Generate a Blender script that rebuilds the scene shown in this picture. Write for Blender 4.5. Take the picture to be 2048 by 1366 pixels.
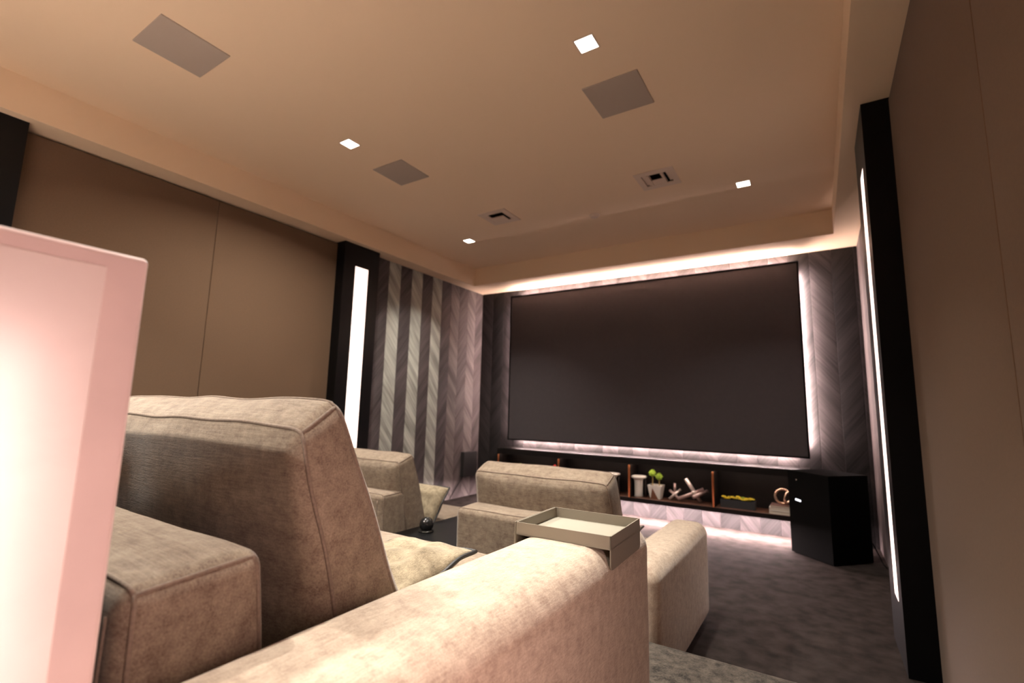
import bpy, math, random
from mathutils import Vector, Matrix, noise

for _o in list(bpy.data.objects):
    bpy.data.objects.remove(_o, do_unlink=True)
SC = bpy.context.scene
COL = SC.collection
random.seed(7)

# ------------------------------------------------------------------ camera
CAMZ = 1.0424
def _cam():
    yaw, pitch, roll = 0.5667, 0.1406, 0.0237
    fwd = Vector((-math.sin(yaw) * math.cos(pitch), math.cos(yaw) * math.cos(pitch), math.sin(pitch)))
    right = Vector((math.cos(yaw), math.sin(yaw), 0))
    up = right.cross(fwd)
    r2 = math.cos(roll) * right + math.sin(roll) * up
    u2 = -math.sin(roll) * right + math.cos(roll) * up
    cd = bpy.data.cameras.new('camera')
    cd.sensor_width = 36.0
    cd.lens = 963.487 / 2048 * 36
    cd.clip_start = 0.02
    cd.dof.use_dof = True
    cd.dof.focus_distance = 1.15
    cd.dof.aperture_fstop = 3.2
    o = bpy.data.objects.new('camera', cd)
    COL.objects.link(o)
    o.matrix_world = Matrix(((r2.x, u2.x, -fwd.x, 0), (r2.y, u2.y, -fwd.y, 0), (r2.z, u2.z, -fwd.z, CAMZ), (0, 0, 0, 1)))
    SC.camera = o
_cam()

# ------------------------------------------------------------------ world, exposure, lamp colours
W = bpy.data.worlds.new('world'); SC.world = W
W.use_nodes = True
W.node_tree.nodes['Background'].inputs[0].default_value = (0.9, 0.7, 0.55, 1)
W.node_tree.nodes['Background'].inputs[1].default_value = 0.0
SC.view_settings.view_transform = 'Standard'
SC.view_settings.look = 'None'
SC.view_settings.exposure = 0.0
SC.view_settings.gamma = 1.0
SC.view_settings.use_curve_mapping = False
DOWN_COL, DOWN_W = (1.0, 0.93, 0.83), 42.0
STRIP_COL, STRIP_S = (1.0, 0.74, 0.64), 3.2
HALO_COL, HALO_S = (1.0, 0.76, 0.72), 120.0
CAB_S = 48.0
TOE_S = 820.0
# lamp multipliers: near pair, far left, far right, middle overhead pair, rear pair, light columns
K = dict(near_r=0.30, near_l=1.2, far_l=0.42, far_r=0.2, mid_r=0.40, mid_l=1.35, rear_r=2.4, rear_l=6.2, col_l=0.55, col_r=1.0, col_rl=0.3, col_rr=5.4)

# ------------------------------------------------------------------ materials
MATS = {}
def _new(name):
    m = bpy.data.materials.new(name); m.use_nodes = True
    nt = m.node_tree
    b = nt.nodes['Principled BSDF']
    return m, nt, b, nt.nodes, nt.links
def mat(name, col, rough=0.6, metal=0.0, var=0.0, vscale=8.0, bump=0.0, bscale=60.0, sheen=0.0, emit=None, es=0.0, stretch=(1, 1, 1), spec=None, coat=0.0, alpha=None, trans=0.0):
    if name in MATS: return MATS[name]
    m, nt, b, N, L = _new(name)
    b.inputs['Base Color'].default_value = (*col, 1)
    b.inputs['Roughness'].default_value = rough
    b.inputs['Metallic'].default_value = metal
    if spec is not None: b.inputs['Specular IOR Level'].default_value = spec
    if sheen: b.inputs['Sheen Weight'].default_value = sheen; b.inputs['Sheen Roughness'].default_value = 0.4
    if coat: b.inputs['Coat Weight'].default_value = coat
    if trans: b.inputs['Transmission Weight'].default_value = trans
    if emit: b.inputs['Emission Color'].default_value = (*emit, 1); b.inputs['Emission Strength'].default_value = es
    if var or bump:
        tc = N.new('ShaderNodeTexCoord'); mp = N.new('ShaderNodeMapping'); mp.inputs['Scale'].default_value = stretch
        L.new(tc.outputs['Object'], mp.inputs['Vector'])
    if var:
        n = N.new('ShaderNodeTexNoise'); n.inputs['Scale'].default_value = vscale; n.inputs['Detail'].default_value = 6
        r = N.new('ShaderNodeMapRange'); r.inputs[1].default_value = 0.3; r.inputs[2].default_value = 0.7
        r.inputs[3].default_value = 1 - var; r.inputs[4].default_value = 1 + var
        mx = N.new('ShaderNodeVectorMath'); mx.operation = 'SCALE'; mx.inputs[0].default_value = col
        L.new(mp.outputs[0], n.inputs['Vector']); L.new(n.outputs[0], r.inputs[0]); L.new(r.outputs[0], mx.inputs['Scale'])
        L.new(mx.outputs[0], b.inputs['Base Color'])
    if bump:
        n2 = N.new('ShaderNodeTexNoise'); n2.inputs['Scale'].default_value = bscale; n2.inputs['Detail'].default_value = 5
        bp = N.new('ShaderNodeBump'); bp.inputs['Strength'].default_value = bump; bp.inputs['Distance'].default_value = 0.004
        L.new(mp.outputs[0], n2.inputs['Vector']); L.new(n2.outputs[0], bp.inputs['Height']); L.new(bp.outputs[0], b.inputs['Normal'])
    MATS[name] = m
    return m

def fabric(name, col, dark, ribs=(6, 90, 90), fine=420, nap=0.5, cl=0.12):
    """short pile chenille: fine weave ribs, mottled nap"""
    m, nt, b, N, L = _new(name)
    tc = N.new('ShaderNodeTexCoord')
    mp = N.new('ShaderNodeMapping'); mp.inputs['Scale'].default_value = ribs
    L.new(tc.outputs['Object'], mp.inputs['Vector'])
    def noise_(scale, det, vec, rough=0.6):
        n = N.new('ShaderNodeTexNoise'); n.inputs['Scale'].default_value = scale; n.inputs['Detail'].default_value = det; n.inputs['Roughness'].default_value = rough
        L.new(vec, n.inputs['Vector']); return n.outputs[0]
    def lin(x, k, add):
        m_ = N.new('ShaderNodeMath'); m_.operation = 'MULTIPLY_ADD'; L.new(x, m_.inputs[0]); m_.inputs[1].default_value = k
        if hasattr(add, 'links'): L.new(add, m_.inputs[2])
        else: m_.inputs[2].default_value = add
        return m_.outputs[0]
    rib = noise_(4.0, 2, mp.outputs[0]); mott = noise_(38, 6, tc.outputs['Object'], 0.72); cloud = noise_(5.5, 3, tc.outputs['Object']); fin = noise_(fine, 2, tc.outputs['Object'])
    class _O: pass
    a2 = _O(); a2.outputs = [lin(rib, 0.30, lin(mott, nap, lin(cloud, cl, lin(fin, 0.30, 0.0))))]
    tot = 0.5 * (0.30 + nap + cl + 0.30)
    r = N.new('ShaderNodeMapRange'); r.inputs[1].default_value = tot - 0.16; r.inputs[2].default_value = tot + 0.14
    L.new(a2.outputs[0], r.inputs[0])
    mx = N.new('ShaderNodeMix'); mx.data_type = 'RGBA'
    mx.inputs['A'].default_value = (*dark, 1); mx.inputs['B'].default_value = (*col, 1)
    L.new(r.outputs[0], mx.inputs['Factor']); L.new(mx.outputs['Result'], b.inputs['Base Color'])
    bp = N.new('ShaderNodeBump'); bp.inputs['Strength'].default_value = 0.55; bp.inputs['Distance'].default_value = 0.003
    L.new(a2.outputs[0], bp.inputs['Height']); L.new(bp.outputs[0], b.inputs['Normal'])
    b.inputs['Roughness'].default_value = 0.9
    b.inputs['Specular IOR Level'].default_value = 0.15
    b.inputs['Sheen Weight'].default_value = 0.35; b.inputs['Sheen Roughness'].default_value = 0.35
    MATS[name] = m
    return m

def veneer(name, col, ang, contrast=0.45, rough=0.55):
    """diagonal grain on the wall strips; the two directions make the chevron"""
    m, nt, b, N, L = _new(name)
    tc = N.new('ShaderNodeTexCoord'); sp = N.new('ShaderNodeSeparateXYZ')
    L.new(tc.outputs['Object'], sp.inputs[0])
    ad = N.new('ShaderNodeMath'); ad.operation = 'ADD'
    L.new(sp.outputs[0], ad.inputs[0]); L.new(sp.outputs[1], ad.inputs[1])
    cb = N.new('ShaderNodeCombineXYZ'); L.new(ad.outputs[0], cb.inputs[0]); L.new(sp.outputs[2], cb.inputs[1])
    mp = N.new('ShaderNodeMapping'); mp.inputs['Rotation'].default_value = (0, 0, ang)
    L.new(cb.outputs[0], mp.inputs['Vector'])
    s1 = N.new('ShaderNodeMapping'); s1.inputs['Scale'].default_value = (1.2, 26, 1)
    s2 = N.new('ShaderNodeMapping'); s2.inputs['Scale'].default_value = (0.5, 6.5, 1)
    L.new(mp.outputs[0], s1.inputs['Vector']); L.new(mp.outputs[0], s2.inputs['Vector'])
    n1 = N.new('ShaderNodeTexNoise'); n1.inputs['Scale'].default_value = 3; n1.inputs['Detail'].default_value = 4
    n2 = N.new('ShaderNodeTexNoise'); n2.inputs['Scale'].default_value = 2; n2.inputs['Detail'].default_value = 1
    L.new(s1.outputs[0], n1.inputs['Vector']); L.new(s2.outputs[0], n2.inputs['Vector'])
    a = N.new('ShaderNodeMath'); a.operation = 'ADD'; L.new(n1.outputs[0], a.inputs[0]); L.new(n2.outputs[0], a.inputs[1])
    r = N.new('ShaderNodeMapRange'); r.inputs[1].default_value = 0.72; r.inputs[2].default_value = 1.28
    r.inputs[3].default_value = 1 - contrast; r.inputs[4].default_value = 1 + contrast
    L.new(a.outputs[0], r.inputs[0])
    v = N.new('ShaderNodeVectorMath'); v.operation = 'SCALE'; v.inputs[0].default_value = col
    L.new(r.outputs[0], v.inputs['Scale']); L.new(v.outputs[0], b.inputs['Base Color'])
    bp = N.new('ShaderNodeBump'); bp.inputs['Strength'].default_value = 0.3; bp.inputs['Distance'].default_value = 0.002
    L.new(a.outputs[0], bp.inputs['Height']); L.new(bp.outputs[0], b.inputs['Normal'])
    b.inputs['Roughness'].default_value = rough
    b.inputs['Specular IOR Level'].default_value = 0.2
    MATS[name] = m
    return m

PLASTER = mat('warm_plaster', (0.80, 0.61, 0.43), 0.9, bump=0.06, bscale=180)
BACKDARK = mat('wall_backing', (0.05, 0.04, 0.035), 0.9, var=0.1)
UPHOL = mat('upholstered_wall', (0.125, 0.073, 0.041), 0.95, var=0.06, vscale=120, bump=0.15, bscale=500, sheen=0.1)
VL = [veneer('chevron_sheen_up', (0.34, 0.335, 0.30), 0.9), veneer('chevron_sheen_down', (0.34, 0.335, 0.30), -0.9)]  # strips whose grain catches the downlight: sheen painted in as a pale colour
VD = [veneer('chevron_no_sheen_up', (0.072, 0.060, 0.062), 0.9), veneer('chevron_no_sheen_down', (0.072, 0.060, 0.062), -0.9)]  # same veneer, grain turned away: lack of sheen painted in as dark
VK = [veneer('chevron_shaded_up', (0.026, 0.022, 0.022), 0.9, 0.5), veneer('chevron_shaded_down', (0.017, 0.015, 0.015), -0.9, 0.5)]  # same veneer on the mostly unlit screen wall, shade painted into the colour
VM = [veneer('chevron_led_lit_up', (0.15, 0.125, 0.12), 0.9), veneer('chevron_led_lit_down', (0.10, 0.082, 0.08), -0.9)]  # same veneer beside the screen, pinkish LED spill evened into the colour
CARPET = mat('carpet', (0.036, 0.028, 0.0255), 1.0, var=0.42, vscale=11, bump=1.0, bscale=300, spec=0.05)
RISERC = fabric('riser_carpet', (0.082, 0.067, 0.053), (0.010, 0.008, 0.0065), ribs=(40, 40, 40), fine=260, nap=0.9)
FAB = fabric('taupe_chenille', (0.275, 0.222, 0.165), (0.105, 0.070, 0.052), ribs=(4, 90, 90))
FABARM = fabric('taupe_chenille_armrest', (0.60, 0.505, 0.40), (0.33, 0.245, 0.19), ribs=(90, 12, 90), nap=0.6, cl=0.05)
FABPIL = fabric('coarse_weave', (0.40, 0.335, 0.23), (0.10, 0.075, 0.05), ribs=(160, 20, 160), fine=600)
SEAM = mat('seam_cord', (0.17, 0.125, 0.095), 0.9, var=0.2, vscale=200)
PIPE = mat('black_piping', (0.01, 0.01, 0.01), 0.5)
BLACK = mat('black_lacquer', (0.003, 0.003, 0.0035), 0.42, spec=0.18, bump=0.02, bscale=300)
MATTE = mat('matte_black', (0.003, 0.003, 0.003), 0.8, spec=0.06, bump=0.05, bscale=300)
SCREENM = mat('screen_cloth', (0.078, 0.068, 0.072), 0.95, var=0.03, vscale=30, spec=0.08)
TRAYM = mat('putty_enamel', (0.235, 0.205, 0.160), 0.5, bump=0.05, bscale=900)
TRAYI = mat('putty_leather', (0.30, 0.28, 0.225), 0.7, bump=0.12, bscale=700)
CABM = mat('cabinet_led', (1, 1, 1), 0.5, emit=(1.0, 0.74, 0.62), es=CAB_S)
UNDERM = mat('toe_led', (1, 1, 1), 0.5, emit=(1.0, 0.78, 0.78), es=TOE_S)
LENSM = mat('downlight_lens', (1, 1, 1), 0.5, emit=(1.0, 0.93, 0.82), es=9)
SPKM = mat('speaker_grille', (0.40, 0.325, 0.27), 0.8, bump=0.3, bscale=900)
VENTM = mat('vent_enamel', (0.66, 0.52, 0.42), 0.6, bump=0.02, bscale=200)
HOLE = mat('duct_dark', (0.004, 0.004, 0.004), 0.9, bump=0.02, bscale=50)
COPPER = mat('copper', (0.50, 0.19, 0.08), 0.42, metal=1.0, bump=0.03, bscale=120)
WALNUT = mat('walnut', (0.10, 0.045, 0.028), 0.4, var=0.3, vscale=6, stretch=(2, 30, 30))
DARKW = mat('ebonised_wood', (0.007, 0.005, 0.0045), 0.55, spec=0.2, var=0.2, vscale=10)
MARBLE = None

# ------------------------------------------------------------------ geometry helpers
def link(name, verts, faces, material, parent=None, smooth=False):
    me = bpy.data.meshes.new(name)
    me.from_pydata([tuple(v) for v in verts], [], faces)
    me.update()
    if smooth:
        me.polygons.foreach_set('use_smooth', [True] * len(me.polygons))
    if material: me.materials.append(material)
    o = bpy.data.objects.new(name, me); COL.objects.link(o)
    if parent is not None:
        o.parent = parent
        o.matrix_parent_inverse = Matrix.Translation(-parent.location) @ Matrix.Identity(4) if not parent.parent else Matrix.Translation(-parent.location)
        o.matrix_parent_inverse = world_of(parent).inverted()
    return o
def world_of(o):
    m = Matrix.Translation(o.location) @ o.rotation_euler.to_matrix().to_4x4()
    if o.parent: m = world_of(o.parent) @ o.matrix_parent_inverse @ m
    return m
def thing(name, label, cat, loc=(0, 0, 0), group=None):
    o = bpy.data.objects.new(name, None); COL.objects.link(o)
    o.location = loc; o.empty_display_size = 0.1
    o['label'] = label; o['category'] = cat
    if group: o['group'] = group
    return o
def tag(o, label, cat, group=None):
    o['label'] = label; o['category'] = cat
    if group: o['group'] = group
    return o
def struct(o, label=None):
    o['kind'] = 'structure'
    if label: o['label'] = label
    return o
def boxes(*bs):
    V, F = [], []
    for (x0, x1, y0, y1, z0, z1) in bs:
        n = len(V)
        V += [(x0, y0, z0), (x1, y0, z0), (x1, y1, z0), (x0, y1, z0), (x0, y0, z1), (x1, y0, z1), (x1, y1, z1), (x0, y1, z1)]
        F += [tuple(n + i for i in f) for f in ((0, 3, 2, 1), (4, 5, 6, 7), (0, 1, 5, 4), (1, 2, 6, 5), (2, 3, 7, 6), (3, 0, 4, 7))]
    return V, F
def add_box(name, b, m, parent=None):
    return link(name, *boxes(b), m, parent)

class Soft:
    """rounded, slightly bulging box mapped onto a hexahedron. corners[(u,v,w)]"""
    def __init__(s, corners, r, bulge=None, wob=0.0, wscale=6.0, asym=0.0):
        s.c = {k: Vector(v) for k, v in corners.items()}
        d = lambda a, b: (s.c[a] - s.c[b]).length
        s.L = ((d((1, 0, 0), (0, 0, 0)) + d((1, 1, 1), (0, 1, 1))) / 2, (d((0, 1, 0), (0, 0, 0)) + d((1, 1, 1), (1, 0, 1))) / 2, (d((0, 0, 1), (0, 0, 0)) + d((1, 1, 1), (1, 1, 0))) / 2)
        s.r = min(r, min(s.L) * 0.48); s.b = bulge or {}; s.wob = wob; s.ws = wscale; s.asym = asym
    def tri(s, u, v, w):
        p = Vector((0, 0, 0))
        for (a, b, c), q in s.c.items():
            p += q * ((u if a else 1 - u) * (v if b else 1 - v) * (w if c else 1 - w))
        return p
    def at(s, p):
        """p on the outer box surface -> world"""
        L, r = s.L, s.r
        q = [min(max(p[i], r), L[i] - r) for i in range(3)]
        d = Vector([p[i] - q[i] for i in range(3)])
        if d.length > 1e-9: d = d.normalized() * r
        n = [(q[i] + d[i]) / L[i] for i in range(3)]
        sn = [math.sin(math.pi * min(max(n[i], 0), 1)) ** 0.7 for i in range(3)]
        off = Vector((0, 0, 0))
        for (ax, sd), am in s.b.items():
            if abs(n[ax] - sd) < 0.03 + r / L[ax]:
                o1, o2 = [i for i in range(3) if i != ax]
                k = sn[o1] * sn[o2]
                if s.asym and ax == 1 and sd == 0:
                    w_ = min(max(n[2], 0), 1)
                    k_ = 0.42 * (1 - math.exp(-(1 - w_) / 0.08)) + 0.62 * (1 - w_)
                    k = sn[0] ** 0.35 * k_
                e = [0, 0, 0]; e[ax] = (1 if sd else -1) * am * k / L[ax]
                off += Vector(e)
        w = s.tri(n[0] + off[0], n[1] + off[1], n[2] + off[2])
        if s.wob:
            w += noise.noise_vector(w * s.ws) * s.wob
        return w
    def axis(s, i, seg):
        L, r = s.L[i], s.r
        a = [r - r * math.tan(math.radians(t)) for t in (45, 36, 27, 18, 9)] + [r]
        mid = [r + (L - 2 * r) * k / seg for k in range(1, seg)]
        return a + mid + [L - x for x in reversed(a)]
    def mesh(s, seg=(10, 6, 6)):
        A = [s.axis(i, seg[i]) for i in range(3)]
        n = [len(a) for a in A]
        idx, V, F = {}, [], []
        def g(i, j, k):
            if (i, j, k) not in idx:
                idx[(i, j, k)] = len(V); V.append(s.at((A[0][i], A[1][j], A[2][k])))
            return idx[(i, j, k)]
        for i in range(n[0] - 1):
            for j in range(n[1] - 1):
                F.append((g(i, j, 0), g(i, j + 1, 0), g(i + 1, j + 1, 0), g(i + 1, j, 0)))
                k = n[2] - 1
                F.append((g(i, j, k), g(i + 1, j, k), g(i + 1, j + 1, k), g(i, j + 1, k)))
        for i in range(n[0] - 1):
            for k in range(n[2] - 1):
                F.append((g(i, 0, k), g(i + 1, 0, k), g(i + 1, 0, k + 1), g(i, 0, k + 1)))
                j = n[1] - 1
                F.append((g(i, j, k), g(i, j, k + 1), g(i + 1, j, k + 1), g(i + 1, j, k)))
        for j in range(n[1] - 1):
            for k in range(n[2] - 1):
                F.append((g(0, j, k), g(0, j, k + 1), g(0, j + 1, k + 1), g(0, j + 1, k)))
                i = n[0] - 1
                F.append((g(i, j, k), g(i, j + 1, k), g(i, j + 1, k + 1), g(i, j, k + 1)))
        return V, F
def hexa(x0, x1, prof_bl, prof_br, prof_tr, prof_tl):
    """prism along x; profile points (y,z): rear-bottom, front-bottom, front-top, rear-top"""
    c = {}
    for u, x in ((0, x0), (1, x1)):
        c[(u, 0, 0)] = (x, *prof_bl); c[(u, 1, 0)] = (x, *prof_br); c[(u, 1, 1)] = (x, *prof_tr); c[(u, 0, 1)] = (x, *prof_tl)
    return c
def hbox(x0, x1, y0, y1, z0, z1):
    return hexa(x0, x1, (y0, z0), (y1, z0), (y1, z1), (y0, z1))
def soft(name, corners, r, m, parent=None, bulge=None, seg=(10, 6, 6), wob=0.0, wscale=6.0, asym=0.0):
    s = Soft(corners, r, bulge, wob, wscale, asym)
    return link(name, *s.mesh(seg), m, parent, True), s
def rbox(name, b, r, m, parent=None):
    s = Soft(hbox(*b), r)
    return link(name, *s.mesh((1, 1, 1)), m, parent, True)
def tube(pts, rad, n=6, closed=False, caps=True):
    P = [Vector(p) for p in pts]; V, F = [], []
    R = rad if isinstance(rad, (list, tuple)) else [rad] * len(P)
    t0 = (P[1] - P[0]).normalized()
    a = t0.orthogonal().normalized()
    for i, p in enumerate(P):
        if closed: t = (P[(i + 1) % len(P)] - P[i - 1]).normalized()
        else: t = (P[min(i + 1, len(P) - 1)] - P[max(i - 1, 0)]).normalized()
        a = (a - t * a.dot(t)).normalized(); b = t.cross(a)
        for k in range(n):
            th = 2 * math.pi * k / n
            V.append(p + (a * math.cos(th) + b * math.sin(th)) * R[i])
    m = len(P)
    for i in range(m if closed else m - 1):
        j = (i + 1) % m
        for k in range(n):
            F.append((i * n + k, i * n + (k + 1) % n, j * n + (k + 1) % n, j * n + k))
    if caps and not closed:
        F.append(tuple(reversed(range(n)))); F.append(tuple((m - 1) * n + k for k in range(n)))
    return V, F
def merge(*meshes):
    V, F = [], []
    for v, f in meshes:
        n = len(V); V += list(v); F += [tuple(n + i for i in q) for q in f]
    return V, F
def lathe(prof, n=32, c=(0, 0, 0)):
    V, F = [], []
    for (r, z) in prof:
        for k in range(n):
            t = 2 * math.pi * k / n; V.append((c[0] + r * math.cos(t), c[1] + r * math.sin(t), c[2] + z))
    for i in range(len(prof) - 1):
        for k in range(n):
            F.append((i * n + k, i * n + (k + 1) % n, (i + 1) * n + (k + 1) % n, (i + 1) * n + k))
    F.append(tuple(reversed(range(n)))); F.append(tuple((len(prof) - 1) * n + k for k in range(n)))
    return V, F
def ball(c, r, n=16, m=10, sq=1.0):
    prof = [(max(r * math.sin(math.pi * i / m), 1e-4), -r * sq * math.cos(math.pi * i / m)) for i in range(m + 1)]
    return lathe(prof, n, c)
def shortest(name, mesh, m, parent=None, smooth=True):
    return link(name, mesh[0], mesh[1], m, parent, smooth)

# ------------------------------------------------------------------ room dimensions (metres, screen wall at +Y)
XL, XR, YF, YB = -3.658, 0.352, 5.016, -3.2
ZS, ZC = 2.53, 2.742                    # soffit, tray ceiling
TXL, TXR, TYF, TYB = -3.488, 0.177, 4.588, -2.8
RZ, RY = 0.27, 1.765                    # riser height and front edge

# ------------------------------------------------------------------ setting
VENTS = [(-2.44, -2.20, 3.265, 3.505), (-1.03, -0.79, 3.24, 3.48)]
o = link('floor', *boxes((XL - 0.2, XR + 0.2, YB - 0.2, YF + 0.2, -0.12, 0.0)), CARPET); struct(o)
o, _s = soft('riser', hbox(XL, XR, YB, RY, 0.0, RZ), 0.012, RISERC, None, seg=(1, 1, 1)); struct(o, 'carpeted platform the rear seats stand on')
# ceiling with openings for the two air vents
xs = sorted({TXL, TXR} | {v for q in VENTS for v in q[:2]}); ys = sorted({TYB, TYF} | {v for q in VENTS for v in q[2:]})
V, F = [], []
for i in range(len(xs) - 1):
    for j in range(len(ys) - 1):
        cx, cy = (xs[i] + xs[i + 1]) / 2, (ys[j] + ys[j + 1]) / 2
        if any(a < cx < b and c < cy < d for a, b, c, d in VENTS): continue
        n = len(V); V += [(xs[i], ys[j], ZC), (xs[i], ys[j + 1], ZC), (xs[i + 1], ys[j + 1], ZC), (xs[i + 1], ys[j], ZC)]
        F.append((n, n + 1, n + 2, n + 3))
struct(link('ceiling', V, F, PLASTER))
struct(link('ceiling_soffit', *boxes((XL - 0.2, TXL, YB - 0.2, YF + 0.2, ZS, ZC + 0.1), (TXR, XR + 0.2, YB - 0.2, YF + 0.2, ZS, ZC + 0.1),
       (TXL, TXR, TYF, YF + 0.2, ZS, ZC + 0.1), (TXL, TXR, YB - 0.2, TYB, ZS, ZC + 0.1)), PLASTER), 'lowered plaster border around the tray ceiling')
wl = struct(link('wall_left', *boxes((XL - 0.2, XL - 0.03, YB - 0.2, YF + 0.2, 0, ZS)), BACKDARK))
wr = struct(link('wall_right', *boxes((XR + 0.03, XR + 0.2, YB - 0.2, YF + 0.2, 0, ZS)), BACKDARK))
wf = struct(link('wall_front', *boxes((XL - 0.03, XR + 0.03, YF + 0.03, YF + 0.2, 0, ZS)), BACKDARK))
struct(link('wall_back', *boxes((XL - 0.03, XR + 0.03, YB - 0.2, YB, 0, ZS)), UPHOL))
PIL_L, PIL_R = (2.731, 3.14), (2.672, 3.12)
REAR_L, REAR_R = (0.22, 0.635), (0.06, 0.47)
def panel(side, parent, y0, y1, z1=ZS - 0.012):
    x = (XL - 0.03, XL) if side < 0 else (XR, XR + 0.03)
    rbox('panel', (x[0], x[1], y0 + 0.0015, y1 - 0.0015, 0.0, z1), 0.0035, UPHOL, parent)
for y0, y1 in ((REAR_L[1], 1.684), (1.684, PIL_L[0]), (-1.0, REAR_L[0]), (-2.1, -1.0), (YB, -2.1)): panel(-1, wl, y0, y1)
for y0, y1 in ((REAR_R[1], 1.418), (1.418, PIL_R[0]), (-1.0, REAR_R[0]), (-2.1, -1.0), (YB, -2.1)): panel(1, wr, y0, y1)
# chevron strips, front part of the side walls
PITCH = 0.166
def strips_side(side, parent, ystart):
    y, k = 3.04, 0
    while y < YF - 0.01:
        a, b = max(y, ystart), min(y + PITCH, YF)
        if b > a + 0.01:
            m = (VL if k % 2 == 0 else VD)[k % 2] if k < 8 else VM[k % 2]
            x = (XL - 0.03, XL) if side < 0 else (XR, XR + 0.03)
            rbox('wall_strip', (x[0], x[1], a + 0.0008, b - 0.0008, 0, ZS), 0.002, m, parent)
        y += PITCH; k += 1
strips_side(-1, wl, PIL_L[1]); strips_side(1, wr, PIL_R[1])
x, k = XL, 0
while x < XR - 0.01:
    b = min(x + PITCH, XR)
    rbox('wall_strip', (x + 0.0008, b - 0.0008, YF, YF + 0.03, 0, ZS), 0.002, VK[k % 2], wf)
    x += PITCH; k += 1

# ------------------------------------------------------------------ light columns
def column(side, ys, sy, label, k, z0=0.25, z1=2.30):
    x = (XL - 0.03, XL + 0.103) if side < 0 else (XR - 0.106, XR + 0.03)
    xf = x[1] if side < 0 else x[0]
    t = thing('light_column', label, 'column', ((x[0] + x[1]) / 2, (ys[0] + ys[1]) / 2, 0))
    # body with a vertical slot: two cheeks, head and foot, and a back
    cheeks = [(x[0], x[1], ys[0], sy[0], 0, ZS), (x[0], x[1], sy[1], ys[1], 0, ZS), (x[0], x[1], sy[0], sy[1], 0, z0), (x[0], x[1], sy[0], sy[1], z1, ZS)]
    link('body', *boxes(*cheeks), BLACK, t)
    d = 0.001
    xx = (x[0] + 0.02, xf - d) if side < 0 else (xf + d, x[1] - 0.02)
    s = link('light_strip', *boxes((xx[0], xx[1], sy[0] + 0.001, sy[1] - 0.001, z0 + 0.001, z1 - 0.001)), mat('light_strip_%d' % round(k * 1000), (1, 1, 1), 0.5, emit=STRIP_COL if k < 2 else (1.0, 0.64, 0.57), es=STRIP_S * k), t)
    s['label'] = 'white glowing vertical strip'
    return t
column(-1, PIL_L, (2.860, 3.012), 'black wall column with wide white light strip, left of the striped wall', K['col_l'], 0.25, 2.325)
column(1, PIL_R, (2.800, 2.945), 'tall black wall column with thin-looking light strip on the right wall', K['col_r'], 0.25, 2.27)
column(-1, REAR_L, (0.35, 0.50), 'plain black wall column end at the left edge beside the beige panels', K['col_rl'], 0.25, 2.30)
column(1, REAR_R, (0.20, 0.36), 'black wall column with light strip behind the right edge of view', K['col_rr'], 0.25, 1.22)

# ------------------------------------------------------------------ ceiling fittings
def downlight(x, y, label, power=1.0, spread=100):
    t = thing('downlight', label, 'light', (x, y, ZC), 'recessed square downlights')
    a = 0.046; b = 0.043
    link('trim_ring', *boxes((x - a - .004, x + a + .004, y - a - .004, y - b, ZC - .003, ZC + .004), (x - a - .004, x + a + .004, y + b, y + a + .004, ZC - .003, ZC + .004),
                             (x - a - .004, x - b, y - b, y + b, ZC - .003, ZC + .004), (x + b, x + a + .004, y - b, y + b, ZC - .003, ZC + .004)), VENTM, t)
    link('lens', *boxes((x - b, x + b, y - b, y + b, ZC - .0015, ZC + .002)), LENSM, t)
    ld = bpy.data.lights.new('lamp', 'AREA'); ld.shape = 'SQUARE'; ld.size = 0.07; ld.color = DOWN_COL; ld.energy = DOWN_W * power; ld.spread = math.radians(spread)
    lo = bpy.data.objects.new('lamp', ld); COL.objects.link(lo); lo.parent = t; lo.location = (0, 0, -0.006)
downlight(-0.825, 1.883, 'brightest square downlight, near top of ceiling beside a grey speaker square', K['near_r'], 84)
downlight(-2.505, 1.90, 'square downlight left of centre, above the beige wall panels', K['near_l'], 150)
downlight(-2.935, 3.75, 'small square downlight at far left corner of ceiling, near the striped wall', K['far_l'])
downlight(-0.385, 3.75, 'square downlight at far right of ceiling, above the black box speaker', K['far_r'])
downlight(-0.96, 0.98, 'square ceiling downlight straight above the long rear armrest, above the view', K['mid_r'], 80)
downlight(-2.34, 0.20, 'square ceiling downlight left of the camera, above the view', K['mid_l'], 112)
downlight(-0.96, -1.35, 'square ceiling downlight behind the camera, on the right', K['rear_r'], 110)
downlight(-2.35, -1.35, 'square ceiling downlight behind the camera, on the left', K['rear_l'], 112)
def speaker(x, y, w, label):
    t = thing('ceiling_speaker', label, 'speaker', (x, y, ZC), 'square in-ceiling speakers')
    h = w / 2
    rbox('grille', (x - h, x + h, y - h, y + h, ZC - 0.006, ZC + 0.01), 0.003, SPKM, t)
speaker(-2.515, 0.912, 0.30, 'grey square ceiling speaker, largest and leftmost')
speaker(-0.826, 2.315, 0.30, 'grey square ceiling speaker below the brightest downlight')
speaker(-2.495, 2.355, 0.285, 'grey square ceiling speaker at mid ceiling, smallest of the three')
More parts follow.
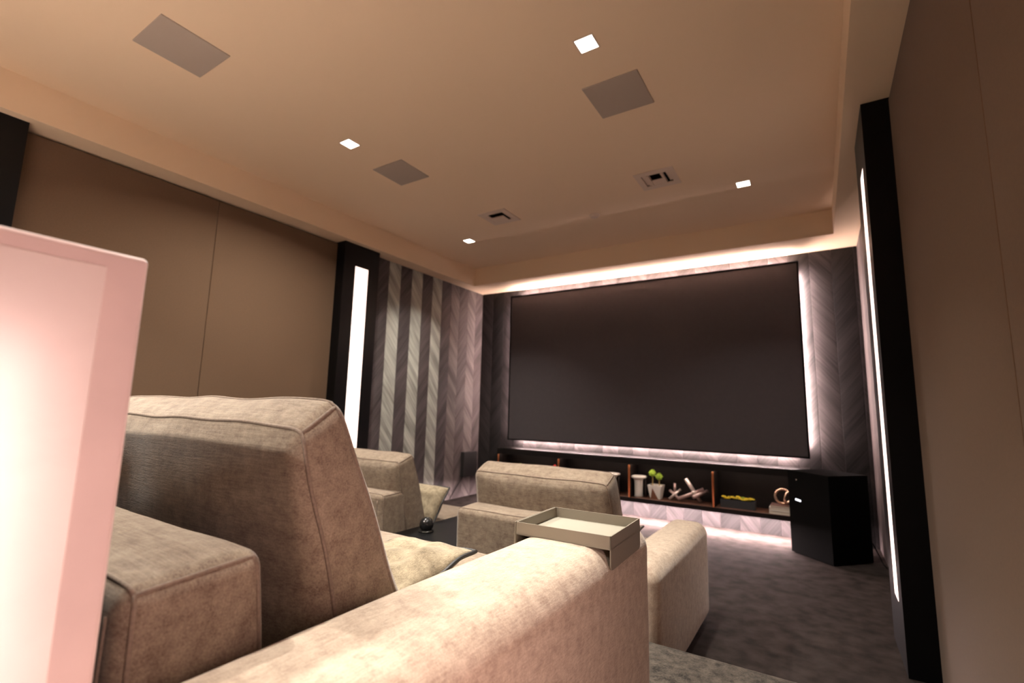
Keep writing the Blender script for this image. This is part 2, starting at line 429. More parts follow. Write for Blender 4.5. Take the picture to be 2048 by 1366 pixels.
def vent(q, label, left):
    x0, x1, y0, y1 = q; cx, cy = (x0 + x1) / 2, (y0 + y1) / 2
    t = thing('air_vent', label, 'vent', (cx, cy, ZC), 'square ceiling air vents')
    P = lambda nm, a, b, c, d, z0=-0.004, z1=0.002: link(nm, *boxes((cx + a, cx + b, cy + c, cy + d, ZC + z0, ZC + z1)), VENTM, t)
    link('frame', *boxes((x0 - .02, x1 + .02, y0 - .02, y0 + .035, ZC - .005, ZC + .002), (x0 - .02, x1 + .02, y1 - .035, y1 + .02, ZC - .005, ZC + .002),
                         (x0 - .02, x0 + .022, y0 + .035, y1 - .035, ZC - .005, ZC + .002), (x1 - .022, x1 + .02, y0 + .035, y1 - .035, ZC - .005, ZC + .002)), VENTM, t)
    if left:
        P('centre_plate', -.098, .050, -.012, .085); P('slat', -.098, -.070, -.085, -.012); P('lip', .086, .098, -.085, .085, -.008, .004)
    else:
        P('centre_plate', -.044, .040, .008, .085); P('slat', -.060, -.044, -.085, .085, -.009, .012); P('slat', .040, .054, -.085, .085, -.009, .012)
        P('slat', -.098, -.078, -.085, .085, .006, .010); P('slat', -.078, -.060, -.085, .085, .000, .004); P('slat', .072, .098, -.085, .085, .010, .014)
    link('duct', *boxes((x0 - .02, x1 + .02, y0 - .02, y1 + .02, ZC + 0.07, ZC + 0.08), (x0 - .02, x0 + 0.0, y0, y1, ZC + .001, ZC + .08), (x1, x1 + .02, y0, y1, ZC + .001, ZC + .08),
                        (x0, x1, y0 - .02, y0, ZC + .001, ZC + .08), (x0, x1, y1, y1 + .02, ZC + .001, ZC + .08)), HOLE, t)
vent(VENTS[0], 'square air vent on the left, above the small far downlight', True)
vent(VENTS[1], 'square air vent on the right, beside the far right downlight', False)
t = thing('smoke_detector', 'small round detector on the ceiling between the two air vents', 'detector', (-1.567, 3.755, ZC))
shortest('body', lathe([(0.030, -0.020), (0.036, -0.016), (0.040, -0.004), (0.040, 0.0)], 24, (-1.567, 3.755, ZC)), VENTM, t)
shortest('mount', lathe([(0.046, -0.004), (0.046, 0.0)], 24, (-1.567, 3.755, ZC)), VENTM, t)

# ------------------------------------------------------------------ projection screen
SX0, SX1, SZ0, SZ1, SY = -3.161, -0.089, 0.687, 2.433, 4.914
t = thing('projection_screen', 'large dark grey projection screen with thin black frame and glowing halo', 'screen', ((SX0 + SX1) / 2, SY, SZ0))
fw = 0.014
link('frame', *boxes((SX0, SX1, SY, SY + 0.03, SZ0, SZ0 + fw), (SX0, SX1, SY, SY + 0.03, SZ1 - fw, SZ1), (SX0, SX0 + fw, SY, SY + 0.03, SZ0 + fw, SZ1 - fw), (SX1 - fw, SX1, SY, SY + 0.03, SZ0 + fw, SZ1 - fw)), MATTE, t)
link('screen_cloth', *boxes((SX0 + fw, SX1 - fw, SY + 0.006, SY + 0.024, SZ0 + fw, SZ1 - fw)), SCREENM, t)
link('backing', *boxes((SX0 + 0.004, SX1 - 0.004, SY + 0.03, SY + 0.042, SZ0 + 0.004, SZ1 - 0.004)), MATTE, t)
e = 0.10
for nm, b in (('top', (SX0 + e, SX1 - e, SY + 0.046, SY + 0.076, SZ1 - 0.022, SZ1 - 0.010)), ('bottom', (SX0 + e, SX1 - e, SY + 0.046, SY + 0.051, SZ0 + 0.006, SZ0 + 0.020)),
              ('left', (SX0 + 0.022, SX0 + 0.034, SY + 0.046, SY + 0.076, SZ0 + e, SZ1 - e)), ('right', (SX1 - 0.020, SX1 - 0.006, SY + 0.046, SY + 0.051, SZ0 + e, SZ1 - e))):
    s = link('led_strip', *boxes(b), mat('halo_led_' + nm, (1, 1, 1), 0.5, emit=HALO_COL, es=HALO_S * dict(top=2.2, bottom=3.8, left=0.8, right=5.5)[nm]), t); s['label'] = 'glowing pinkish white strip behind the %s edge' % nm
for _x in (-2.6, -0.8): link('mount', *boxes((_x, _x + 0.1, SY + .042, YF + .001, 1.2, 1.9)), MATTE, t)

# ------------------------------------------------------------------ low media shelf under the screen
CX0, CX1, CY0, CY1 = -3.20, -0.10, 4.76, YF - 0.002
CZ0, CZS, CZT, CZ1 = 0.180, 0.222, 0.548, 0.600
t = thing('media_shelf', 'long low dark open shelf unit floating under the screen', 'shelf', ((CX0 + CX1) / 2, 4.9, CZ0))
rbox('top_board', (CX0, CX1, CY0, CY1, CZT, CZ1), 0.003, DARKW, t)
rbox('bottom_board', (CX0, CX1, CY0 + 0.004, CY1, CZ0, CZS), 0.003, WALNUT, t)
link('front_edge', *boxes((CX0, CX1, CY0, CY0 + 0.004, CZ0, CZS - 0.004)), DARKW, t)
link('front_lip', *boxes((CX0, CX1, CY0 + 0.001, CY0 + 0.006, CZT - 0.010, CZT + 0.002)), DARKW, t)
link('back_board', *boxes((CX0, CX1, CY1 - 0.012, CY1, CZS, CZT)), DARKW, t)
RX = (-3.179, -2.401, -1.623, -0.848, -0.115)
for i, rx in enumerate(RX):
    link('divider', *boxes((rx - 0.012, rx + 0.012, CY0 + 0.012, CY1 - 0.012, CZS, CZT)), DARKW, t)
    prof = [(0.0095, 0.0)] + [(0.0095, CZT - CZS - 0.026)] + [(0.0095 * math.cos(a), CZT - CZS - 0.026 + 0.0095 * math.sin(a)) for a in (0.4, 0.8, 1.2, 1.5)]
    shortest('copper_rod', lathe(prof, 16, (rx, CY0 - 0.001, CZS)), COPPER, t)
link('led_strip', *boxes((CX0 + 0.05, CX1 - 0.05, CY0 + 0.030, CY0 + 0.038, CZT - 0.004, CZT - 0.001)), CABM, t)
link('toe_led_strip', *boxes((CX0 + 0.05, CX1 - 0.05, 4.80, 4.825, CZ0 - 0.006, CZ0 - 0.001)), UNDERM, t)

# things on the shelf ---------------------------------------------------------
Z0 = CZS
WHITE = mat('white_ceramic', (0.80, 0.76, 0.70), 0.35, bump=0.02, bscale=60)
SMOKE = mat('smoked_glass', (0.03, 0.025, 0.025), 0.08, spec=0.6, bump=0.01, bscale=20)
def candle(x, y, label):
    t = thing('hurricane_vase', label, 'vase', (x, y, Z0), 'white rimmed vases on the shelf')
    shortest('stem', lathe([(0.042, 0.0), (0.040, 0.02), (0.042, 0.15), (0.050, 0.175)], 32, (x, y, Z0)), WHITE, t)
    shortest('rim', lathe([(0.050, 0.172), (0.078, 0.184), (0.084, 0.194), (0.080, 0.200), (0.040, 0.204), (0.02, 0.203)], 32, (x, y, Z0)), WHITE, t)
    for sx in (-1, 1): shortest('dark_post', tube([(x + sx * 0.062, y + 0.03, Z0), (x + sx * 0.062, y + 0.03, Z0 + 0.178)], 0.012, 10), SMOKE, t)
candle(-1.560, 4.855, 'white flared vase with dark sides, beside the topiary pot')
candle(-1.835, 4.855, 'white flared vase tops peeking over the middle seat back')
LEAF = mat('lime_topiary', (0.32, 0.48, 0.05), 0.7, var=0.35, vscale=90, bump=0.6, bscale=150)
STEM = mat('plant_stem', (0.36, 0.26, 0.10), 0.8, var=0.2, vscale=50)
YEL = mat('yellow_succulent', (0.75, 0.62, 0.06), 0.6, var=0.4, vscale=40, bump=0.4, bscale=90)
px, py = -1.387, 4.86
t = thing('planter', 'small white faceted pot with brown triangle and two lime topiary balls', 'plant', (px, py, Z0))
V = [(px + a * 0.046, py + b * 0.046, Z0) for a, b in ((-1, -1), (1, -1), (1, 1), (-1, 1))] + [(px + a * 0.066, py + b * 0.066, Z0 + 0.128) for a, b in ((-1, -1), (1, -1), (1, 1), (-1, 1))]
V += [(px + a * 0.056, py + b * 0.056, Z0 + 0.128) for a, b in ((-1, -1), (1, -1), (1, 1), (-1, 1))] + [(px + a * 0.055, py + b * 0.055, Z0 + 0.105) for a, b in ((-1, -1), (1, -1), (1, 1), (-1, 1))]
F = [(0, 3, 2, 1)]
for a in (0, 4, 8):
    for k in range(4): F.append((a + k, a + (k + 1) % 4, a + 4 + (k + 1) % 4, a + 4 + k))
F.append((12, 13, 14, 15))
link('pot', V, F, WHITE, t)
V = [(px - 0.044, py - 0.0475, Z0 + 0.001), (px + 0.030, py - 0.0475, Z0 + 0.001), (px - 0.020, py - 0.0645, Z0 + 0.102)]
V += [(v[0], v[1] + 0.006, v[2]) for v in V]
link('wood_inlay', V, [(0, 1, 2), (3, 5, 4), (0, 3, 4, 1), (1, 4, 5, 2), (2, 5, 3, 0)], mat('brown_inlay', (0.22, 0.09, 0.05), 0.6, var=0.2), t)
def topiary(c, r, p):
    rr = random.Random(3); V, F = [], []
    for i in range(70):
        d = Vector((rr.gauss(0, 1), rr.gauss(0, 1), rr.gauss(0, 1))).normalized()
        q = Vector(c) + d * r * rr.uniform(0.75, 1.0); a = d.orthogonal().normalized() * r * 0.33; b = d.cross(a)
        n = len(V); V += [q - a, q + d * r * 0.25 - b * 0.6, q + a, q + d * r * 0.12 + b * 0.8]; F += [(n, n + 1, n + 2, n + 3)]
    b = ball(c, r * 0.85, 12, 8)
    return merge((V, F), b)
for bx, bz in ((px - 0.034, 0.237), (px + 0.029, 0.209)):
    shortest('stem', tube([(bx, py, Z0 + 0.105), (bx + .003, py, Z0 + bz - 0.02)], 0.0055, 8), STEM, t)
    shortest('topiary_ball', topiary((bx, py, Z0 + bz), 0.031, t), LEAF, t, False)
SILV = mat('brushed_silver', (0.75, 0.66, 0.62), 0.3, metal=0.7, bump=0.05, bscale=90)
ROSE = mat('rose_metal', (0.50, 0.36, 0.34), 0.35, metal=0.6, bump=0.05, bscale=90)
def jack(name, c, bars, rad, label, mats):
    t = thing(name, label, 'sculpture', (c[0], c[1], Z0), 'crossed bar sculptures on the shelf')
    for (a, b), m in zip(bars, mats):
        shortest('bar', tube([a, b], rad, 12), m, t)
    j = ball(c, rad * 1.35, 12, 8); shortest('joint', j, SILV, t)
jack('jack_sculpture', (-1.205, 4.86, Z0 + 0.062), [((-1.258, 4.835, Z0 + 0.013), (-1.160, 4.885, Z0 + 0.105)), ((-1.262, 4.88, Z0 + 0.09), (-1.162, 4.84, Z0 + 0.018)), ((-1.210, 4.87, Z0 + 0.05), (-1.214, 4.885, Z0 + 0.158))], 0.0125,
     'small crossed bar sculpture beside the topiary pot', (SILV, ROSE, ROSE))
jack('jack_sculpture', (-1.035, 4.865, Z0 + 0.092), [((-1.103, 4.845, Z0 + 0.215), (-0.985, 4.885, Z0 + 0.012)), ((-1.175, 4.83, Z0 + 0.022), (-0.955, 4.90, Z0 + 0.125)), ((-1.03, 4.80, Z0 + 0.06), (-0.93, 4.93, Z0 + 0.105))], 0.018,
     'larger tall crossed bar sculpture left of the second copper rod', (SILV, ROSE, ROSE))
t = thing('succulent_planter', 'dark rectangular planter full of yellow green succulents', 'plant', (-0.66, 4.86, Z0))
PLM = mat('slate_planter', (0.03, 0.032, 0.036), 0.5, bump=0.1, bscale=80)
link('trough', *boxes((-0.80, -0.52, 4.81, 4.815, Z0, Z0 + 0.068), (-0.80, -0.52, 4.905, 4.91, Z0, Z0 + 0.068), (-0.80, -0.795, 4.815, 4.905, Z0, Z0 + 0.068), (-0.525, -0.52, 4.815, 4.905, Z0, Z0 + 0.068), (-0.795, -0.525, 4.815, 4.905, Z0, Z0 + 0.055)), PLM, t)
rr = random.Random(11)
for i in range(15):
    cx = -0.785 + 0.25 * (i + 0.5) / 15 + rr.uniform(-.004, .004); cy = 4.86 + rr.uniform(-0.032, 0.028); cz = Z0 + 0.066 + rr.uniform(0, 0.018) + (0.012 if 4 < i < 8 else 0)
    V, F = [], []
    for ringi, (cnt, el, ln) in enumerate(((7, 0.25, 0.026), (6, 0.7, 0.022), (4, 1.15, 0.018))):
        for k in range(cnt):
            th = 2 * math.pi * k / cnt + ringi * 0.5
            d = Vector((math.cos(th) * math.cos(el), math.sin(th) * math.cos(el), math.sin(el))); sdir = Vector((-math.sin(th), math.cos(th), 0)); up = d.cross(sdir)
            c0 = Vector((cx, cy, cz)); n = len(V)
            V += [c0, c0 + d * ln * 0.55 + sdir * ln * 0.32, c0 + d * ln, c0 + d * ln * 0.55 - sdir * ln * 0.32, c0 + d * ln * 0.5 + up * ln * 0.18, c0 + d * ln * 0.5 - up * ln * 0.18]
            F += [(n, n + 1, n + 4), (n + 1, n + 2, n + 4), (n + 2, n + 3, n + 4), (n + 3, n, n + 4), (n, n + 5, n + 1), (n + 1, n + 5, n + 2), (n + 2, n + 5, n + 3), (n + 3, n + 5, n)]
    link('succulent', V, F, YEL if rr.random() < 0.7 or i > 10 else LEAF, t)
# books and rings
def book(z, h, x0, x1, y0, y1, cover, label):
    t = thing('book', label, 'book', ((x0 + x1) / 2, (y0 + y1) / 2, z), 'stacked books at the right end of the shelf')
    link('cover', *boxes((x0, x1, y0, y1, z, z + 0.003), (x0, x1, y0, y1, z + h - 0.003, z + h), (x0, x0 + 0.003, y0, y1, z + 0.003, z + h - 0.003)), cover, t)
    link('pages', *boxes((x0 + 0.003, x1 - 0.004, y0 + 0.004, y1 - 0.004, z + 0.003, z + h - 0.003)), mat('pages', (0.72, 0.66, 0.56), 0.9, var=0.1, vscale=300, stretch=(1, 1, 60)), t)
book(Z0, 0.026, -0.408, -0.185, 4.78, 4.95, WHITE, 'white book at the bottom of the stack')
book(Z0 + 0.026, 0.026, -0.408, -0.188, 4.78, 4.945, WHITE, 'white book in the middle of the stack')
book(Z0 + 0.052, 0.018, -0.398, -0.200, 4.785, 4.94, mat('brown_cover', (0.16, 0.09, 0.075), 0.6, bump=0.05), 'thin brown book on top of the two white books')
zt = Z0 + 0.070
t = thing('ring_sculpture', 'two interlocked copper rings standing on the stack of books', 'sculpture', (-0.295, 4.86, zt))
def ringm(c, R, r, tilt, yaw):
    M = Matrix.Rotation(yaw, 3, 'Z') @ Matrix.Rotation(tilt, 3, 'X')
    return tube([Vector(c) + M @ Vector((R * math.cos(a), 0, R * math.sin(a))) for a in [2 * math.pi * k / 40 for k in range(40)]], r, 10, True)
ROSEG = mat('rose_gold', (0.92, 0.66, 0.50), 0.25, metal=0.9, bump=0.02, bscale=50)
shortest('ring', ringm((-0.305, 4.86, zt + 0.070), 0.059, 0.011, 0.0, 0.15), ROSEG, t)
shortest('ring', ringm((-0.262, 4.855, zt + 0.068), 0.055, 0.010, 0.25, 1.1), ROSEG, t)
# mostly hidden plants at the left of the shelf
t = thing('potted_plant', 'green leaf tips in a white pot behind the middle seat back, far left of shelf', 'plant', (-3.01, 4.87, Z0))
shortest('pot', lathe([(0.04, 0), (0.055, 0.09), (0.05, 0.092)], 24, (-3.01, 4.87, Z0)), WHITE, t)
V, F = [], []
rr = random.Random(5)
for k in range(26):
    th = rr.uniform(0, 6.28); l = rr.uniform(0.05, 0.09); p0 = Vector((-3.01, 4.87, Z0 + 0.09)); d = Vector((math.cos(th) * 0.5, math.sin(th) * 0.4, 1)).normalized(); p1 = p0 + d * rr.uniform(0.06, 0.14)
    s_ = Vector((-math.sin(th), math.cos(th), 0)) * 0.012; n = len(V)
    V += [p0, p1 - s_, p1 + Vector((math.cos(th), math.sin(th), -.2)) * l * 0.4, p1 + s_]; F.append((n, n + 1, n + 2, n + 3))
link('leaves', V, F, LEAF, t)
t = thing('flower_vase', 'red flower heads in a dark vase behind the middle seat back', 'flowers', (-2.52, 4.87, Z0))
shortest('vase', lathe([(0.025, 0), (0.04, 0.05), (0.02, 0.11), (0.026, 0.12)], 24, (-2.52, 4.87, Z0)), SMOKE, t)
REDM = mat('red_petals', (0.6, 0.06, 0.05), 0.6, var=0.3, vscale=80, bump=0.4, bscale=120)
for dx, dy, dz in ((-0.03, 0, 0.19), (0.012, 0.012, 0.212), (0.038, -0.01, 0.185)):
    shortest('stem', tube([(-2.52, 4.87, Z0 + 0.1), (-2.52 + dx, 4.87 + dy, Z0 + dz)], 0.003, 6), STEM, t)
    shortest('flower_head', topiary((-2.52 + dx, 4.87 + dy, Z0 + dz), 0.018, t), REDM, t, False)

# ------------------------------------------------------------------ black subwoofer in the right corner
t = thing('subwoofer', 'black box speaker standing on the carpet in the right front corner', 'speaker', (0.015, 4.54, 0))
base = [(-0.242, 4.514), (0.025, 4.249), (0.273, 4.53), (0.006, 4.80)]
SH = 0.62
V = [(x, y, 0.006) for x, y in base] + [(x, y, SH) for x, y in base]
link('cabinet', V, [(0, 3, 2, 1), (4, 5, 6, 7), (0, 1, 5, 4), (1, 2, 6, 5), (2, 3, 7, 6), (3, 0, 4, 7)], MATTE, t)
fd = Vector((0.267, -0.265, 0)).normalized(); fn = Vector((-fd.y, fd.x, 0)) * -1
fn = Vector((-0.705, -0.709, 0))
LED = mat('indicator_led', (1, 1, 1), 0.5, emit=(0.9, 0.9, 1.0), es=3.5)
for k in range(3):
    c = Vector((-0.242, 4.514, 0.405 - 0.002 * k)) + fd * (0.072 + 0.019 * k) + fn * 0.001
    a = fn.cross(Vector((0, 0, 1)))
    pts = [c + a * 0.006 * math.cos(q) + Vector((0, 0, 0.006 * math.sin(q))) for q in [2 * math.pi * i / 14 for i in range(14)]]
    shortest('indicator_light', tube(pts, 0.0018, 6, True), LED, t)
c = Vector((-0.242, 4.514, 0.555)) + fd * 0.085 + fn * 0.001
shortest('badge', ball(c, 0.005, 10, 6), SILV, t)
for bx, by in base:
    p = Vector((0.0155, 4.523, 0)) + (Vector((bx, by, 0)) - Vector((0.0155, 4.523, 0))) * 0.85
    shortest('foot', lathe([(0.015, 0), (0.015, 0.008)], 12, p), MATTE, t)
cab = [(0.25, 4.62, 0.16), (0.28, 4.60, 0.12), (0.31, 4.60, 0.05), (0.325, 4.58, 0.008), (0.33, 4.50, 0.006), (0.34, 4.42, 0.006)]
tag(shortest('cable', tube(cab, 0.004, 8), MATTE), 'thin black cable beside the black box speaker at the right wall', 'cable')
# wall box at the left front corner
t = thing('wall_box', 'dark flat box on the striped left wall near the screen corner', 'box', (XL + 0.02, 4.80, 0.24))
rbox('box', (XL + 0.0005, XL + 0.05, 4.67, 4.925, 0.235, 0.525), 0.004, mat('dark_box', (0.018, 0.016, 0.016), 0.55, bump=0.03), t)
tag(shortest('cable', tube([(XL + 0.02, 4.70, 0.24), (XL + 0.012, 4.62, 0.16), (XL + 0.01, 4.52, 0.06), (XL + 0.012, 4.47, 0.006)], 0.004, 8), MATTE), 'thin dark cable hanging from the box on the left wall', 'cable')

# ------------------------------------------------------------------ theatre seats
def seams(s, which, parent, rad=0.0032, m=None):
    """cords along the edges of a Soft: which = list of loops/paths in box coordinates"""
    L, r = s.L, s.r
    out = []
    for path, closed in which:
        pts = []
        for a, b in zip(path, path[1:] + ([path[0]] if closed else [])):
            n = max(2, int((Vector(b) - Vector(a)).length / 0.018))
            for k in range(n): pts.append(s.at([a[i] + (b[i] - a[i]) * k / n for i in range(3)]))
        if not closed: pts.append(s.at(path[-1]))
        clean = [pts[0]]
        for p in pts[1:]:
            if (p - clean[-1]).length > 0.003: clean.append(p)
        if closed and (clean[0] - clean[-1]).length < 0.004: clean.pop()
        out.append(tube(clean, rad, 6, closed))
    shortest('seam', merge(*out), m or SEAM, parent)
def back_seams(s, parent, rad=0.003):
    L, r = s.L, s.r; d = r * 0.55
    rear = [(0, d, 0.02), (0, d, L[2]), (L[0], d, L[2]), (L[0], d, 0.02)]
    front = [(0, L[1] - d, 0.02), (0, L[1] - d, L[2]), (L[0], L[1] - d, L[2]), (L[0], L[1] - d, 0.02)]
    sides = [[(L[0], d, L[2]), (L[0], L[1] - d, L[2])], [(0, d, L[2]), (0, L[1] - d, L[2])]]
    seams(s, [(rear, False), (front, False)] + [(p, False) for p in sides], parent, rad)
def seat(label, group, x0, x1, yb, zf, prof, base, seatz, seaty1, arms, key=1.0):
    t = thing('recliner', label, 'seat', ((x0 + x1) / 2, (prof[1][0]), zf), group)
    # rear base block
    b_rb, b_rt, b_ft, b_fb = base
    o, s = soft('rear_base', hexa(x0, x1, b_rb, b_fb, b_ft, b_rt), 0.026, FAB, t, {(2, 1): 0.006, (1, 0): 0.008, (0, 1): 0.004}, (14, 5, 6), 0.003, 7)
    L = s.L; d = s.r * 0.6
    seams(s, [([(L[0], d, 0.05), (L[0], d, L[2]), (L[0], L[1] - d, L[2]), (L[0], L[1] - d, 0.05)], False),
              ([(L[0], d, L[2]), (0, d, L[2])], False), ([(L[0] - 0.03, 0, L[2] - 0.03), (L[0] - 0.03, 0, 0.03)], False)], o, 0.0028)
    # reclined back cushion
    rb, fb, ft, rt = prof
    o, s = soft('backrest', hexa(x0, x1, rb, fb, ft, rt), 0.030, FAB, t, {(1, 0): 0.075, (0, 1): 0.008, (0, 0): 0.008, (2, 1): 0.006, (1, 1): 0.03}, (26, 8, 14), 0.006, 6.5, 0.75)
    back_seams(s, o)
    # seat cushion
    o, s = soft('seat_cushion', hexa(x0 + 0.004, x1 - 0.004, (fb[0] - 0.12, zf + 0.14), (seaty1, zf + 0.14), (seaty1, seatz), (fb[0] - 0.12, seatz - 0.015)), 0.03, FAB, t, {(2, 1): 0.02, (1, 1): 0.012}, (12, 10, 4), 0.003, 6)
    # plinth
    rbox('plinth', (x0 + 0.01, x1 - 0.01, base[0][0] + 0.03, seaty1 - 0.03, zf + 0.002, zf + 0.14), 0.01, MATTE, t)
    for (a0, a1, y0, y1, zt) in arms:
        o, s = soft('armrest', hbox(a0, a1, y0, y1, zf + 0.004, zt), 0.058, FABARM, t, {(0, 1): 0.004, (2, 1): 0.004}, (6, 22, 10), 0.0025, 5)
    return t
# rear row, right end seat (on the riser)
seat('large taupe recliner in the rear row, closest to the camera, with long right armrest', None,
     -1.50, -0.638, 0.24, RZ,
     ((0.560, 0.62), (0.716, 0.62), (0.507, 1.058), (0.430, 1.005)),
     ((0.240, RZ + 0.03), (0.240, 0.838), (0.400, 0.852), (0.470, RZ + 0.03)),
     0.645, 1.17, [(-0.637, -0.400, 0.235, 1.358, 0.745)])
# front row, middle
G = None
seat('taupe recliner in the front row, behind the metal tray, right of the black console', G,
     -1.41, -0.737, 1.765, 0.0,
     ((2.02, 0.33), (2.19, 0.33), (2.005, 0.795), (1.90, 0.748)),
     ((1.775, 0.03), (1.775, 0.602), (1.96, 0.606), (2.03, 0.03)),
     0.375, 2.72, [(-0.735, -0.535, 1.85, 2.838, 0.474)])
seat('taupe recliner in the front row on the left, near the striped wall', G,
     -2.62, -1.885, 1.765, 0.0,
     ((1.99, 0.33), (2.15, 0.33), (2.000, 0.795), (1.875, 0.750)),
     ((1.780, 0.03), (1.780, 0.600), (1.95, 0.606), (2.00, 0.03)),
     0.375, 2.72, [(-2.83, -2.622, 1.85, 2.838, 0.474)])
# console between the front seats
t = thing('console', 'low black console table between the two front row recliners', 'table', (-1.65, 2.3, 0))
rbox('cabinet', (-1.868, -1.425, 1.83, 2.76, 0.03, 0.385), 0.004, BLACK, t)
rbox('table_top', (-1.872, -1.422, 1.82, 2.77, 0.385, 0.405), 0.004, BLACK, t)
rbox('plinth', (-1.84, -1.45, 1.86, 2.72, 0.002, 0.03), 0.003, MATTE, t)
t = thing('ball_ornament', 'small glossy black ball on the console beside the left front recliner', 'ornament', (-1.760, 1.980, 0.405))
GLB = mat('gloss_black', (0.01, 0.01, 0.01), 0.15, bump=0.01)
shortest('ball', ball((-1.760, 1.980, 0.442), 0.037, 24, 16), GLB, t)
shortest('base', lathe([(0.040, 0), (0.038, 0.008), (0.02, 0.014)], 24, (-1.760, 1.980, 0.405)), GLB, t)

def pillow(cx, cy, cz, sx, sy, th, rot, label, rad=0.004, wob=0.012, seed=0.0):
    """square cushion, pinched edges, black piping; rot = euler"""
    M = Matrix.Translation((cx, cy, cz)) @ Matrix.Rotation(rot[2], 4, 'Z') @ Matrix.Rotation(rot[1], 4, 'Y') @ Matrix.Rotation(rot[0], 4, 'X')
    t = thing('throw_pillow', label, 'pillow', (cx, cy, cz))
    n = 30; V, F = [], []
    def P(u, v, s):
        e = (1 - abs(u) ** 2.6) * (1 - abs(v) ** 2.6)
        h = th * max(e, 0) ** 0.55
        k = 1 - 0.03 * (1 - abs(u * v)) * (u * u + v * v) / 2
        x, y = u * sx * k, v * sy * k
        fold = noise.noise(Vector((u * 2.2 + seed, v * 2.2, s * 3 + seed))) * wob * (0.3 + e) + 0.35 * wob * math.sin(9 * (u + v * 0.6) + seed) * max(0, abs(u) - 0.35)
        return M @ Vector((x, y, s * h + fold))
    idx = {}
    for s in (1, -1):
        for i in range(n + 1):
            for j in range(n + 1):
                edge = i in (0, n) or j in (0, n)
                if s == -1 and edge: idx[(s, i, j)] = idx[(1, i, j)]; continue
                idx[(s, i, j)] = len(V); V.append(P(2 * i / n - 1, 2 * j / n - 1, s))
    for s in (1, -1):
        for i in range(n):
            for j in range(n):
                q = (idx[(s, i, j)], idx[(s, i + 1, j)], idx[(s, i + 1, j + 1)], idx[(s, i, j + 1)])
                F.append(q if s == 1 else tuple(reversed(q)))
    link('cover', V, F, FABPIL, t, True)
    ring = [(i, 0) for i in range(n)] + [(n, j) for j in range(n)] + [(i, n) for i in range(n, 0, -1)] + [(0, j) for j in range(n, 0, -1)]
    p = shortest('piping', tube([V[idx[(1, i, j)]] for i, j in ring], rad, 8, True), PIPE, t)
    p['label'] = 'black piping'
    return t
pillow(-0.800, 0.790, 0.698, 0.125, 0.145, 0.032, (0.12, -0.05, 0.05), 'beige pillow with black piping on the rear row seat beside the long armrest', 0.0045, 0.014, 1.7)
pillow(-2.070, 2.240, 0.472, 0.180, 0.125, 0.065, (0.95, 0.0, 0.0), 'beige pillow with black piping on the left front recliner', 0.005, 0.012, 4.2)
pillow(-0.965, 2.36, 0.445, 0.18, 0.16, 0.05, (0.1, -0.06, 0.0), 'flat pillow on the middle front recliner, black piped corner past the tray', 0.005, 0.010, 6.0)

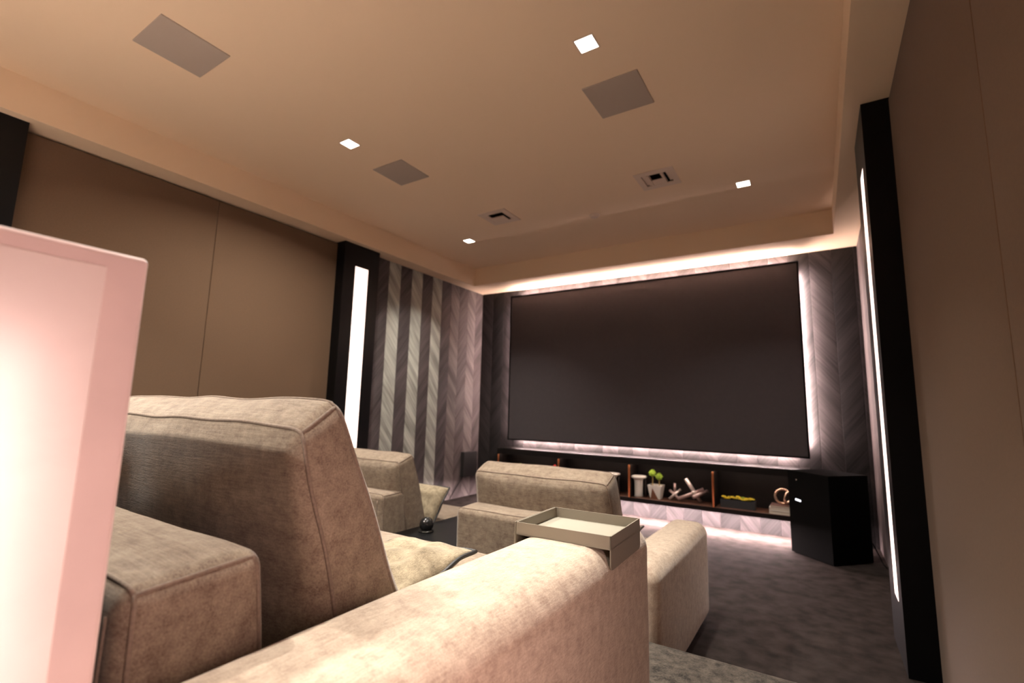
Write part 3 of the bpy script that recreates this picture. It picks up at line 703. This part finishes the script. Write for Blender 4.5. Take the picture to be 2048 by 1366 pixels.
# ------------------------------------------------------------------ metal tray clipped over the rear armrest
t = thing('armrest_tray', 'putty metal tray with raised rim clipped over the long rear armrest', 'tray', (-0.5155, 1.141, 0.746))
TX0, TX1, TY0, TY1 = -0.633, -0.398, 1.032, 1.252
TB, TT, w = 0.7475, 0.7765, 0.0026
rbox('tray_floor', (TX0, TX1, TY0, TY1, TB, TB + 0.004), 0.001, TRAYI, t)
link('rim', *boxes((TX0, TX1, TY0, TY0 + w, TB + .0005, TT), (TX0, TX1, TY1 - w, TY1, TB + .0005, TT), (TX0, TX0 + w, TY0 + w, TY1 - w, TB + .0005, TT)), TRAYM, t)
def flap(x):
    zb, r = 0.705, 0.012
    pts = [(TY0, TT), (TY1, TT)] + [(TY1 - r + r * math.cos(a), zb + r - r * math.sin(a)) for a in [math.pi / 2 * k / 6 for k in range(7)]] + [(TY0 + r - r * math.sin(a), zb + r - r * math.cos(a)) for a in [math.pi / 2 * k / 6 for k in range(7)]]
    n = len(pts)
    V = [(x, y, z) for y, z in pts] + [(x + w, y, z) for y, z in pts]
    F = [tuple(reversed(range(n))), tuple(range(n, 2 * n))] + [(i, (i + 1) % n, n + (i + 1) % n, n + i) for i in range(n)]
    return V, F
link('side_flap', *flap(TX1 - w), TRAYM, t)
link('side_flap', *flap(TX0 - 0.0045), TRAYM, t)
t.rotation_euler = (0, 0, 0.03)

# ------------------------------------------------------------------ stone counter at the left foreground
def stone():
    m, nt, b, N, L = _new('pale_pink_stone')
    tc = N.new('ShaderNodeTexCoord')
    n1 = N.new('ShaderNodeTexNoise'); n1.inputs['Scale'].default_value = 5; n1.inputs['Detail'].default_value = 8; n1.inputs['Distortion'].default_value = 1.2
    L.new(tc.outputs['Object'], n1.inputs['Vector'])
    r = N.new('ShaderNodeValToRGB'); r.color_ramp.elements[0].position = 0.30; r.color_ramp.elements[0].color = (0.80, 0.635, 0.60, 1)
    r.color_ramp.elements[1].position = 0.62; r.color_ramp.elements[1].color = (0.90, 0.78, 0.74, 1)
    L.new(n1.outputs[0], r.inputs[0]); L.new(r.outputs[0], b.inputs['Base Color'])
    b.inputs['Roughness'].default_value = 0.38
    b.inputs['Coat Weight'].default_value = 1.0; b.inputs['Coat Roughness'].default_value = 0.27; b.inputs['Coat IOR'].default_value = 2.2
    return m
STONE = stone()
STONE2 = mat('pale_stone_edge', (0.70, 0.535, 0.51), 0.4, var=0.1, vscale=6)
t = thing('bar_counter', 'pale pink stone bar counter end, blurred and brightly lit at the left edge', 'counter', (-1.8, -0.08, RZ))
BX, BY0, BY1, BZ = -0.600, -0.36, 0.214, 1.1935
rbox('end_panel', (BX - 0.04, BX, BY0, BY1, RZ + 0.002, BZ), 0.006, STONE2, t)
rbox('end_inlay', (BX - 0.004, BX + 0.0018, BY0 + 0.03, BY1 - 0.036, RZ + 0.004, BZ - 0.018), 0.001, STONE, t)
rbox('countertop', (-3.0, BX - 0.041, BY0, BY1, BZ - 0.04, BZ), 0.004, STONE, t)
link('front_panel', *boxes((-3.0, BX - 0.041, BY1 - 0.05, BY1 - 0.02, RZ + 0.002, BZ - 0.041)), DARKW, t)
